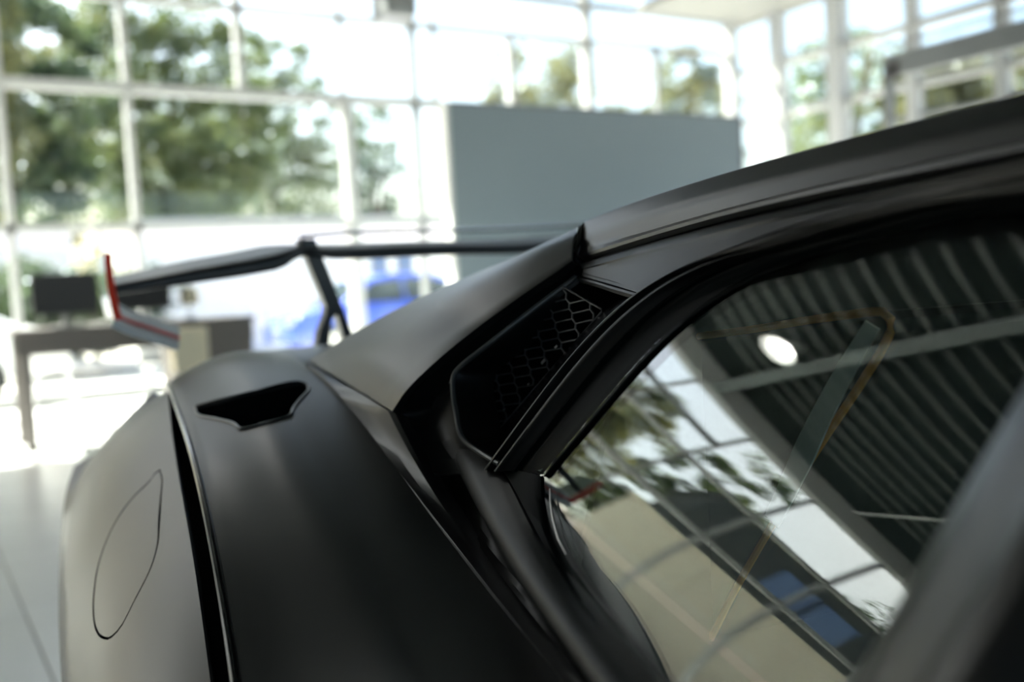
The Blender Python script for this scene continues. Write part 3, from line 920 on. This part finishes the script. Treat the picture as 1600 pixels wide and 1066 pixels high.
fp = [hit(bk, x, y) for x, y in flap_px]
fc = sum(fp, V()) / len(fp)
fn = V((-.75, -.1, .65)).normalized()
fp_d = cr(fp + fp[:1], 72)[:-1]
cut1 = MB().prism([p + fn * .05 for p in fp_d], -fn * .1).build('cut', M['dark'], car)
def inset(pts, c, r_):
    return [p + (c - p).normalized() * r_ for p in pts]
cut2 = MB().prism([p + fn * .05 for p in inset(fp_d, fc, .0040)], -fn * .1).build('cut', M['dark'], car)
bpy.context.view_layer.update()
flap = sheet('fuel_flap', flank_grid, M['paint'], car, .006, (1, 0, 0))
flap = bake(flap, [(cut2, 'INTERSECT')])
flank = bake(flank, [(cut1, 'DIFFERENCE')])
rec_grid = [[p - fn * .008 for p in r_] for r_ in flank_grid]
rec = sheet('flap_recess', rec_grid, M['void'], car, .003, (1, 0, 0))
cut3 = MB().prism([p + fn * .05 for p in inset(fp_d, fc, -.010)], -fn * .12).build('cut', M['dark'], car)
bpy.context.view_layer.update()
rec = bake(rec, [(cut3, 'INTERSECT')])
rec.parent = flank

# --- dark shut line between fender crease and flank
fo2 = cr(f_out[3:8], 40)
k1c = [p for p in K1 if p.y < 1.7][::4]
g = [[a + V((.004, 0, -.012)), a.lerp(b, .35) + V((.004, 0, -.012)), a.lerp(b, .75) + V((.004, 0, -.007)), b + V((.004, 0, -.003))] for a, b in zip([at_y(fo, p.y) for p in k1c], k1c)]
both(sheet('shut_line', g, M['void'], car, .003))
mb = MB(); mb.tube([p + V((-.0005, 0, -.002)) for p in fo if .55 < p.y < 1.85][::3], .0034, 8)
both(mb.build('crease_edge', M['paint_edge'], car, True))

# --- wheel-arch flare seen along the outer edge
a1 = [P(x, y, ly=l) for x, y, l in ((116, 728, 2.15), (104, 765, 2.05), (96, 830, 1.9), (92, 900, 1.72), (92, 980, 1.52), (96, 1066, 1.35), (100, 1120, 1.25))]
a0 = [at_y(K3, p.y) + V((.004, 0, -.004)) if p.y < 1.9 else p + V((.06, 0, .03)) for p in a1]
a2 = [p + V((.0, 0, -.16)) for p in a1]
both(sheet('wheel_arch_flare', loft_lin([a0, a1, a2], 30, 4), M['paint'], car, .004, (1, 0, 0)))
for o in (fender, flank, flap): both(o)

# --- intake housing in the side of the cabin
def SS(lst, off): return [S(x, y, off) for x, y in lst]
ridge_px = ((900, 433), (860, 462), (800, 508), (750, 548), (722, 570), (711, 582), (706.5, 598), (709, 622), (717, 672), (722, 684), (730, 692), (755, 710), (781, 726))
ridge = SS(ridge_px, -.014)
pairs = (((896, 410, -.452), (900, 433)), ((880, 420, -.461), (884, 445)), ((812, 466, -.505), (820, 493)), ((737, 521, -.553), (758, 542)), ((670, 577, -.592), (718, 574)), ((632, 618, -.614), (708, 592)),
         ((615, 645, -.620), (708, 618)), ((622, 664, -.620), (713, 648)), ((632, 684, -.620), (717, 672)), ((641, 702, -.620), (726, 689)), ((652, 722, -.620), (750, 707)), ((662, 738, -.620), (781, 726)))
def cru(pts, k):
    """smooth curve with k steps between neighbouring control points"""
    out = []
    for i in range(len(pts) - 1):
        p0, p1, p2, p3 = pts[max(i-1, 0)], pts[i], pts[i+1], pts[min(i+2, len(pts)-1)]
        for q in range(k):
            t = q / k
            out.append(.5 * ((2*p1) + (p2 - p0)*t + (2*p0 - 5*p1 + 4*p2 - p3)*t*t + (3*p1 - p0 - 3*p2 + p3)*t**3))
    return out + [pts[-1].copy()]
oc = cru([P(x, y, lx=l) + V((.008, .003, -.003)) for (x, y, l), _ in pairs], 8)
rl = (-.450, -.462, -.505, -.545, -.566, -.573, -.578, -.582, -.586, -.586, -.583)
rc_ = cru([P(x, y, lx=l) for (_, (x, y)), l in zip(pairs, rl)] + [S(781, 726, -.012)], 8)
g = []
for a, b in zip(oc, rc_):
    g.append([a, a.lerp(b, .12) + V((.012, .004, -.004)), a.lerp(b, .3) + V((.020, .006, -.006)), a.lerp(b, .55) + V((.020, .006, -.005)), a.lerp(b, .8) + V((.014, .004, -.003)), a.lerp(b, .93) + V((.007, .002, -.001)), b + V((.003, 0, 0)), b + V((.010, -.002, -.002)), b + V((.05, .004, -.006))])
both(sheet('intake_surround', g, M['rubber'], car, .002))
mb = MB().tube(rc_, .0030, 8)
both(mb.build('intake_bead', M['bead'], car, True))
# upper lip of the intake, towards the cant rail
tl = SS(((900, 431), (908, 434), (930, 440), (960, 449), (997, 459)), -.012)
tl2 = SS(((905, 441), (909, 442), (930, 448), (960, 458), (992, 468)), -.008)
g = [[a + V((.012, 0, .002)), a, a.lerp(b, .5) + V((-.001, 0, .0008)), b, b + V((.04, .004, -.004))] for a, b in zip(cr(tl, 20), cr(tl2, 20))]
both(sheet('intake_lip', g, M['trim'], car, .002))
# right wall of the intake: the gloss black pillar next to the door seal
wl = SS(((783, 722), (830, 655), (880, 590), (930, 528), (965, 490), (998, 462)), -.004)
wi = SS(((755, 720), (790, 665), (850, 590), (905, 525), (944, 487), (965, 470)), .012)
g = [[a + V((.0, -.01, 0)), a, a.lerp(b, .5) + V((-.001, 0, 0)), b, b + V((.04, .01, -.004))] for a, b in zip(cr(wl, 30), cr(wi, 30))]
both(sheet('intake_pillar', g, M['gloss'], car, .002))
# grille plane, honeycomb and cavity behind
gp = [P(882, 448, lx=-.435), S(944, 486, .022), S(785, 668, .022)]
go = gp[1]
gx = (gp[2] - gp[1]).normalized()
gn = (P(712, 590, lx=-.540) - gp[1]).cross(gx).normalized()
if gn.x > 0: gn = -gn
def gplane(px, py):
    d_ = V(ray_car(px, py)); o_ = V((CLX, 0, CZ))
    return o_ + d_ * ((go - o_).dot(gn) / d_.dot(gn))
A0 = gplane(889.5, 483)
vL, vU, vD = gplane(863.5, 489) - A0, gplane(890.2, 474.5) - A0, gplane(895, 490) - A0
t1, t2 = vL - vU, vL - vD
poly = [gplane(x, y) for x, y in ((878, 446), (946, 484), (775, 676), (700, 640), (700, 575))]
def inside(p):
    s_ = None
    for a, b in zip(poly, poly[1:] + poly[:1]):
        c_ = (b - a).cross(p - a).dot(gn)
        if s_ is None: s_ = c_ > 0
        elif (c_ > 0) != s_: return False
    return True
mb = MB()
for i in range(-14, 22):
    for j in range(-14, 16):
        p = A0 + t1 * i + t2 * j
        for e in (vL, vU, vD):
            if inside(p) and inside(p + e): mb.bar(p, p + e, .0010, .0020, gn)
both(mb.build('honeycomb_mesh', M['mesh'], car))
mb = MB().tube([gplane(882, 449) + gn*.002, gplane(942, 484) + gn*.002, gp[1].lerp(gp[2], .01) + gn*.002, gp[2] + gn*.002], .0010, 6)
both(mb.build('grille_edge', M['mesh'], car, True))
mb = MB()
cav = [p + (p - sum(poly, V())/5) * .35 for p in poly]
mb.prism([p - gn * .035 for p in cav], -gn * .004)
both(mb.build('intake_cavity', M['dark'], car))
for x, y, r_ in ((852, 566, .0024), (791, 641, .0012), (829, 601, .0010), (872, 543, .0014)):
    c_ = gplane(x, y) + gn * .003
    both(MB().bar(c_ - gx * r_ * 1.3, c_ + gx * r_ * 1.3, r_ * 1.2, .0012, gn).build('grille_clip', M['silver'], car))

# --- door frame: sealing lips round the top and rear of the side window
lip_px = ((1760, 252), (1600, 284), (1503, 304), (1377, 331), (1300, 348), (1241, 365), (1163, 392), (1084, 421), (1031, 444), (1000, 463), (950, 514), (900, 573), (850, 634), (800, 699), (779, 730))
inn_px = ((1760, 290), (1600, 321), (1503, 340), (1427, 356), (1300, 386), (1241, 407), (1189, 430), (1118, 466), (1075, 492), (1045, 519), (995, 572), (940, 634), (895, 685), (862, 725), (846, 746))
n_s = 100
A_, B_ = sm([S(x, y, 0) for x, y in lip_px], n_s, 7), sm([S(x, y, 0) for x, y in inn_px], n_s, 7)
def frame_grid(prof, m):
    g = []
    for a, b in zip(A_, B_):
        row = []
        for t, off in prof:
            p = a.lerp(b, t); row.append(V((side_x(p.y, p.z) + off, p.y, p.z)))
        g.append(cr(row, m))
    return g
both(sheet('door_frame', frame_grid(((-.04, .02), (0.0, -.010), (.04, -.017), (.09, -.018), (.13, -.009), (.17, -.007), (.21, -.013), (.27, -.0145), (.33, -.008), (.40, -.001)), 36), M['rubber'], car, .0015))
both(sheet('glass_border', frame_grid(((.38, .0), (.42, -.003), (.45, -.003), (.48, .001), (.62, .005), (.78, .007), (.92, .007), (.955, .004), (.985, .005), (1.0, .016)), 30), M['frit'], car, .0015))

# --- belt moulding under the window
b_l = [S(x, y, -.012) for x, y in ((692, 672), (698, 695), (731, 759), (760, 819), (777, 847), (836, 939), (898, 1024), (935, 1072), (990, 1150))]
b_r = [S(x, y, -.004) for x, y in ((765, 716), (786, 733), (809, 790), (844, 853), (898, 931), (953, 1013), (1000, 1074), (1060, 1150))]
g = []
for a, b in zip(sm(b_l, 50, 4), sm(b_r, 50, 4)):
    m1, m2, m3 = a.lerp(b, .14) + V((-.007, 0, .003)), a.lerp(b, .3) + V((-.008, 0, .007)), a.lerp(b, .7) + V((-.003, 0, .006))
    g.append([a + V((.02, 0, -.012))] + cr([a, m1, m2, m3, b], 14) + [b + V((.015, 0, -.003))])
both(sheet('belt_moulding', g, M['trim'], car, .003))
# trench between the shoulder strip and the moulding
t_a = [p + V((.004, 0, -.002)) for p in s_R[3:]]
ta, tb = sm(t_a, 40, 3), sm(b_l, 40, 4)
g = [cr([a, a.lerp(b, .35) + V((.010, 0, -.012)), a.lerp(b, .8) + V((.012, 0, -.010)), b + V((.006, 0, -.004))], 8) for a, b in zip(ta, tb)]
both(sheet('drain_channel', g, M['rubber'], car, .002))
# rubber between moulding and glass
w_a = [S(x, y, -.002) for x, y in ((783, 731), (809, 790), (844, 853), (898, 931), (953, 1013), (1000, 1074), (1060, 1150))]
w_b = [S(x, y, .006) for x, y in ((845, 744), (849, 800), (868, 857), (899, 918), (953, 990), (1008, 1066), (1066, 1140))]
g = [[a + V((.004, 0, -.003)), a, a.lerp(b, .3) + V((-.001, 0, .001)), a.lerp(b, .85) + V((-.002, 0, .0015)), b, b + V((.014, 0, 0))] for a, b in zip(sm(w_a, 40, 3), sm(w_b, 40, 4))]
both(sheet('window_seal', g, M['frit'], car, .0015))
mb = MB().tube([S(x, y, .004) for x, y in ((859, 764), (860, 785), (864, 812), (872, 842), (884, 866))], [.0004, .0008, .0009, .0007, .0003], 8)  # silver sliver standing in for a bluish-white reflection at the glass edge
both(mb.build('glass_edge_glint', M['silver'], car, True))

# --- side glass
gt = [S(x, y, .008) for x, y in ((846, 738), (895, 672), (940, 617), (995, 552), (1045, 495), (1120, 438), (1300, 366), (1450, 333), (1600, 305), (1800, 262))]
gb = [S(x, y, .008) for x, y in ((840, 742), (844, 800), (862, 860), (893, 922), (945, 995), (1000, 1070), (1090, 1175), (1220, 1290), (1400, 1420), (1700, 1600))]
g0 = loft_lin([gt, gb], 60, 30)
g = [[V((side_x(p.y, p.z) + .008, p.y, p.z)) for p in r_] for r_ in g0]
glass = both(sheet('side_window', g, M['glass'], car, .004))

# --- front pillar
pe = [S(x, y, -.004) for x, y in ((1760, 330), (1690, 450), (1600, 603), (1465, 836), (1332, 1066), (1230, 1240))]
px_ = [S(x, y, -.016) for x, y in ((1775, 335), (1706, 456), (1616, 609), (1481, 842), (1348, 1072), (1246, 1246))]
pm = [p + V((-.006, -.034, .010)) for p in px_]
pm2 = [p + V((-.007, -.052, .016)) for p in px_]
pn = [p + V((.012, -.075, .032)) for p in px_]
po = [p + V((.05, -.15, .045)) for p in px_]
g = loft_lin([add(pe, (.02, 0, 0)), pe, px_, pm, [a.lerp(b, .3) + V((-.002, 0, .001)) for a, b in zip(pm, pm2)], pm2, pn, po], 40, 4)
both(sheet('front_pillar', g, M['paint'], car, .004))

# --- seat behind the glass with orange piping, and the belt
def inn(x, y, l): return P(x, y, lx=l)
pip = [inn(x, y, -.36) for x, y in ((1040, 531), (1095, 525), (1180, 514), (1280, 498), (1350, 489), (1376, 487), (1390, 494), (1393, 510), (1384, 534), (1350, 592), (1290, 682), (1240, 762), (1200, 832), (1150, 920), (1110, 1000))]
pc = cr(pip, 70)
for_seat = pc[:]
cen = sum(for_seat, V()) / len(for_seat)
low = [V((p.x, p.y, max(p.z, .45))) for p in (pc[0] + V((0, .02, -.3)),)]
outline = pc + [V((-.36, pc[-1].y + .02, .45)), V((-.36, pc[0].y + .02, .45))]
mb = MB().prism([p + V((.002, 0, 0)) for p in outline], (.30, 0, 0))
seat = mb.build('seat', M['leather'], car)
MB().tube([p + V((-.0, 0, 0)) for p in pc], .0036, 8).build('piping', M['orange'], seat, True)
bl = [inn(x, y, -.365) for x, y in ((1362, 508), (1325, 570), (1285, 645), (1245, 730), (1205, 815))]
bw = [.008, .012, .013, .012, .010]
g = [[p + V((0, .0, 0)) + V((0, 1, .45)).normalized() * w * t for t in (-1, -.3, .3, 1)] for p, w in zip(cr(bl, 20), [bw[0]] * 0 + [x.x for x in cr([V((w, 0, 0)) for w in bw], 20)])]
sheet('seat_belt', g, M['belt'], car, .002, (1, 0, 0))

# --- cabin lining: rear bulkhead and headliner
bh = [[V((x, .86 + .03 * (1 - abs(x) / .45), z)) for x in (-.42 - .3 * (1.1 - z), -.2, 0, .2, .42 + .3 * (1.1 - z))] for z in (1.128, .95, .75, .5, .3)]
sheet('rear_bulkhead', bh, M['leather'], car, .01, (0, 1, 0))
hl = [[V((x, y, 1.115 - .012 * abs(x) / .4)) for x in (-.40, -.2, 0, .2, .40)] for y in (.86, .6, .3, 0, -.1)]
sheet('headliner', hl, M['leather'], car, .006, (0, 0, 1))

# --- rear wing
def section(lx, y0, chord, zlo, zhi, tip=.012):
    """closed airfoil outline: blunt rounded nose, thin tail"""
    h = zhi - zlo
    return [V((lx, y0 + chord * a, zlo + h * b)) for a, b in ((0, .18), (.008, .40), (.03, .50), (.16, .60), (.45, .80), (.8, .97), (1.0, 1.03), (1.0, .95), (.8, .80), (.45, .45), (.16, .06), (.06, .0), (.015, .02))]
secs = []
for px, yt, yb, y0, ch in ((168, 431, 463, 2.10, .24), (300, 402, 443, 2.09, .25), (400, 383, 428, 2.08, .26), (438, 375, 420, 2.08, .26), (468, 372, 402, 2.09, .26), (520, 373, 405, 2.12, .24), (700, 368, 399, 2.12, .24), (860, 365, 395, 2.12, .24)):
    a, b = P(px, yt, ly=y0), P(px, yb, ly=y0)
    secs.append(section(a.x, y0, ch, b.z, a.z))
last = secs[-1]
secs = [s_ for s_ in secs if s_[0].x < 0]
secs.append([V((0, p.y, p.z)) for p in last])
secs += [[V((-p.x, p.y, p.z)) for p in s_] for s_ in reversed(secs[:-1])]
nn = len(secs[0])
rows = []
for i in range(nn): rows.append(cr([s_[i] for s_ in secs], 80))
verts = [rows[i][j] for j in range(80) for i in range(nn)]
faces = [(j*nn + i, j*nn + (i+1) % nn, (j+1)*nn + (i+1) % nn, (j+1)*nn + i) for j in range(79) for i in range(nn)] + [tuple(range(nn))[::-1], tuple(79*nn + i for i in range(nn))]
wing = empty('rear_wing', (0, 0, 0), 0, car)
w_ob = obj('wing_blade', verts, faces, M['paint'], wing, True)
bm = bmesh.new(); bm.from_mesh(w_ob.data); bmesh.ops.recalc_face_normals(bm, faces=bm.faces)
for e in bm.edges:
    if e.calc_face_angle(0) > R(40): e.smooth = False
bm.to_mesh(w_ob.data); bm.free()
# upper flap of the centre section
fa = [P(x, y, ly=2.34) for x, y in ((466, 366), (520, 362), (700, 357), (900, 351))]
fz = [V((p.x, p.y, p.z)) for p in fa if p.x < 0] + [V((0, 2.34, fa[-1].z))]
fz += [V((-p.x, p.y, p.z)) for p in reversed(fz[:-1])]
g = [[p + V((0, -.02, -.006)), p, p + V((0, .03, .002)), p + V((0, .06, .003))] for p in cr(fz, 40)]
sheet('wing_flap', g, M['paint_edge'], wing, .005, (0, 0, -1))
# struts: a leaning blade that forks above the deck
def strut_poly(pts, y): return [P(x, yy, ly=y) for x, yy in pts]
so = strut_poly(((470, 372), (496, 372), (520, 430), (560, 534), (554, 544), (543, 536), (530, 490), (522, 500), (518, 540), (498, 556), (502, 520), (512, 494), (514, 480), (496, 436)), 2.10)
mb = MB().prism([p + V((0, .02, 0)) for p in so], (0, .05, 0))
strut = mb.build('strut', M['paint'], wing, bevel=.003)
both(strut)
# end plates: white strip with a red line, folded inwards at the bottom
def fold_strip(pts, wid, y_th, name, m_, off=0.0):
    g_ = [[p + V((-wid * t_, -off, .25 * wid * t_)) for t_ in (-1, -.5, .5, 1)] for p in pts]
    return sheet(name, g_, m_, wing, y_th, (0, 1, 0), smooth=False)
ep = [P(163, 396, ly=2.10), P(166, 430, ly=2.08), P(172, 470, ly=2.06), P(179, 499, ly=2.04), P(196, 508, ly=2.03), P(240, 523, ly=2.0), P(280, 537, ly=1.97)]
mb = MB()
pl = [ep[0], ep[1], ep[2], ep[3]]
# vertical blade: outline in depth, thin across
for_a = [p + V((0, 0, 0)) for p in pl]
verts = []
def blade(name, pts, nrm, depth, th, m_):
    g_ = [[p, p + V(depth) * .5, p + V(depth)] for p in pts]
    return sheet(name, g_, m_, wing, th, nrm, smooth=False)
endp = blade('end_plate', cr(pl, 12), (1, 0, 0), (-.012, .26, 0), .012, M['gloss_white'])
tail = cr([ep[3], ep[4], ep[5], ep[6]], 14)
b2 = blade('end_plate_foot', tail, (0, .3, -1), (.01, .10, .030), .016, M['gloss_white'])
g = [[p + V((-.001, -.004, .0)), p + V((.013, -.004, .0))] for p in cr(pl, 12)]
st1 = sheet('red_edge', g, M['red'], wing, .003, (0, 1, 0), smooth=False)
g = [[p + V((.003, .018, .0085)), p + V((.004, .032, .0125))] for p in tail]
st2 = sheet('red_line', g, M['red'], wing, .002, (0, .3, -1), smooth=False)
for o in (endp, b2, st1, st2): both(o)

# --- engine cover, tail and the body below
ec = []
zl = cr([V((0, y, z)) for y, z in ((.93, 1.09), (1.15, 1.01), (1.4, .93), (1.6, .92), (1.78, .955), (1.92, .972), (2.1, .955), (2.4, .86))], 24)
for p in zl:
    y, zq = p.y, p.z
    hw = .34 + .28 * min(1, max(0, (y - .93) / .75))
    ec.append([V((-hw, y, zq - .008)), V((-hw * .5, y, zq)), V((0, y, zq)), V((hw * .5, y, zq)), V((hw, y, zq - .008))])
sheet('engine_cover', ec, M['paint'], car, .004, (0, 0, -1))
tr = [[V((-.80, 2.25, .86)), V((-.4, 2.40, .82)), V((0, 2.44, .80)), V((.4, 2.40, .82)), V((.80, 2.25, .86))],
      [V((-.90, 2.20, .6)), V((-.45, 2.42, .58)), V((0, 2.46, .57)), V((.45, 2.42, .58)), V((.90, 2.20, .6))],
      [V((-.88, 2.10, .22)), V((-.45, 2.32, .2)), V((0, 2.36, .2)), V((.45, 2.32, .2)), V((.88, 2.10, .22))]]
sheet('rear_bumper', loft_lin(tr, 12, 4), M['paint'], car, .006, (0, -1, 0))
# door and sill, below the picture
dg = [[V((-.655, .62, .775)), V((-.66, .2, .765)), V((-.67, -.4, .75))], [V((-.86, .62, .74)), V((-.88, .2, .72)), V((-.90, -.4, .70))],
      [V((-.955, .85, .60)), V((-.95, .2, .55)), V((-.95, -.4, .55))], [V((-.93, .85, .2)), V((-.92, .2, .2)), V((-.92, -.4, .2))]]
both(sheet('door_panel', loft_lin(dg, 12, 6), M['paint'], car, .006, (1, 0, 0)))
# windscreen, bonnet and nose, behind the photographer
ws = [[V((-.52, -.10, 1.11)), V((0, -.10, 1.165)), V((.52, -.10, 1.11))], [V((-.66, -.75, .80)), V((0, -.95, .86)), V((.66, -.75, .80))]]
sheet('windscreen', loft_lin(ws, 12, 6), M['screen'], car, .005, (0, 0, -1))
bo = [[V((-.93, -.40, .74)), V((-.66, -.75, .80)), V((0, -.95, .86)), V((.66, -.75, .80)), V((.93, -.40, .74))],
      [V((-.95, -1.1, .74)), V((-.6, -1.3, .72)), V((0, -1.35, .74)), V((.6, -1.3, .72)), V((.95, -1.1, .74))],
      [V((-.85, -1.95, .48)), V((-.5, -2.15, .45)), V((0, -2.2, .45)), V((.5, -2.15, .45)), V((.85, -1.95, .48))],
      [V((-.85, -1.98, .15)), V((-.5, -2.2, .15)), V((0, -2.25, .15)), V((.5, -2.2, .15)), V((.85, -1.98, .15))]]
sheet('front_clip', loft_lin(bo, 20, 6), M['paint'], car, .006, (0, 0, -1))
mb = MB().box(-.88, .88, -1.0, 2.1, .14, .20)
mb.build('floor_pan', M['trim'], car, bevel=.01)
def wheel(x, y, r_, w):
    s_ = -1 if x < 0 else 1
    e = empty('wheel', (x, y, r_), 0, car)
    MB().lathe(((r_*.70, -w*.5), (r_*.93, -w*.5), (r_, -w*.38), (r_, w*.38), (r_*.93, w*.5), (r_*.70, w*.5), (r_*.70, -w*.5)), (0, 0, 0), 40, 'x').build('tyre', M['tyre'], e, True)
    m_ = MB().lathe(((r_*.66, -w*.45), (r_*.71, -w*.45), (r_*.71, w*.45), (r_*.66, w*.45), (r_*.66, -w*.45)), (0, 0, 0), 32, 'x')
    for k_ in range(10):
        t_ = 2*math.pi*k_/10
        m_.bar((s_*w*.42, 0, 0), (s_*w*.36, r_*.68*math.cos(t_), r_*.68*math.sin(t_)), .03, .03, (1, 0, 0))
    m_.build('rim', M['rim'], e, False)
for x, y, r_, w in ((-.82, 1.45, .34, .30), (.82, 1.45, .34, .30), (-.83, -1.17, .33, .24), (.83, -1.17, .33, .24)): wheel(x, y, r_, w)
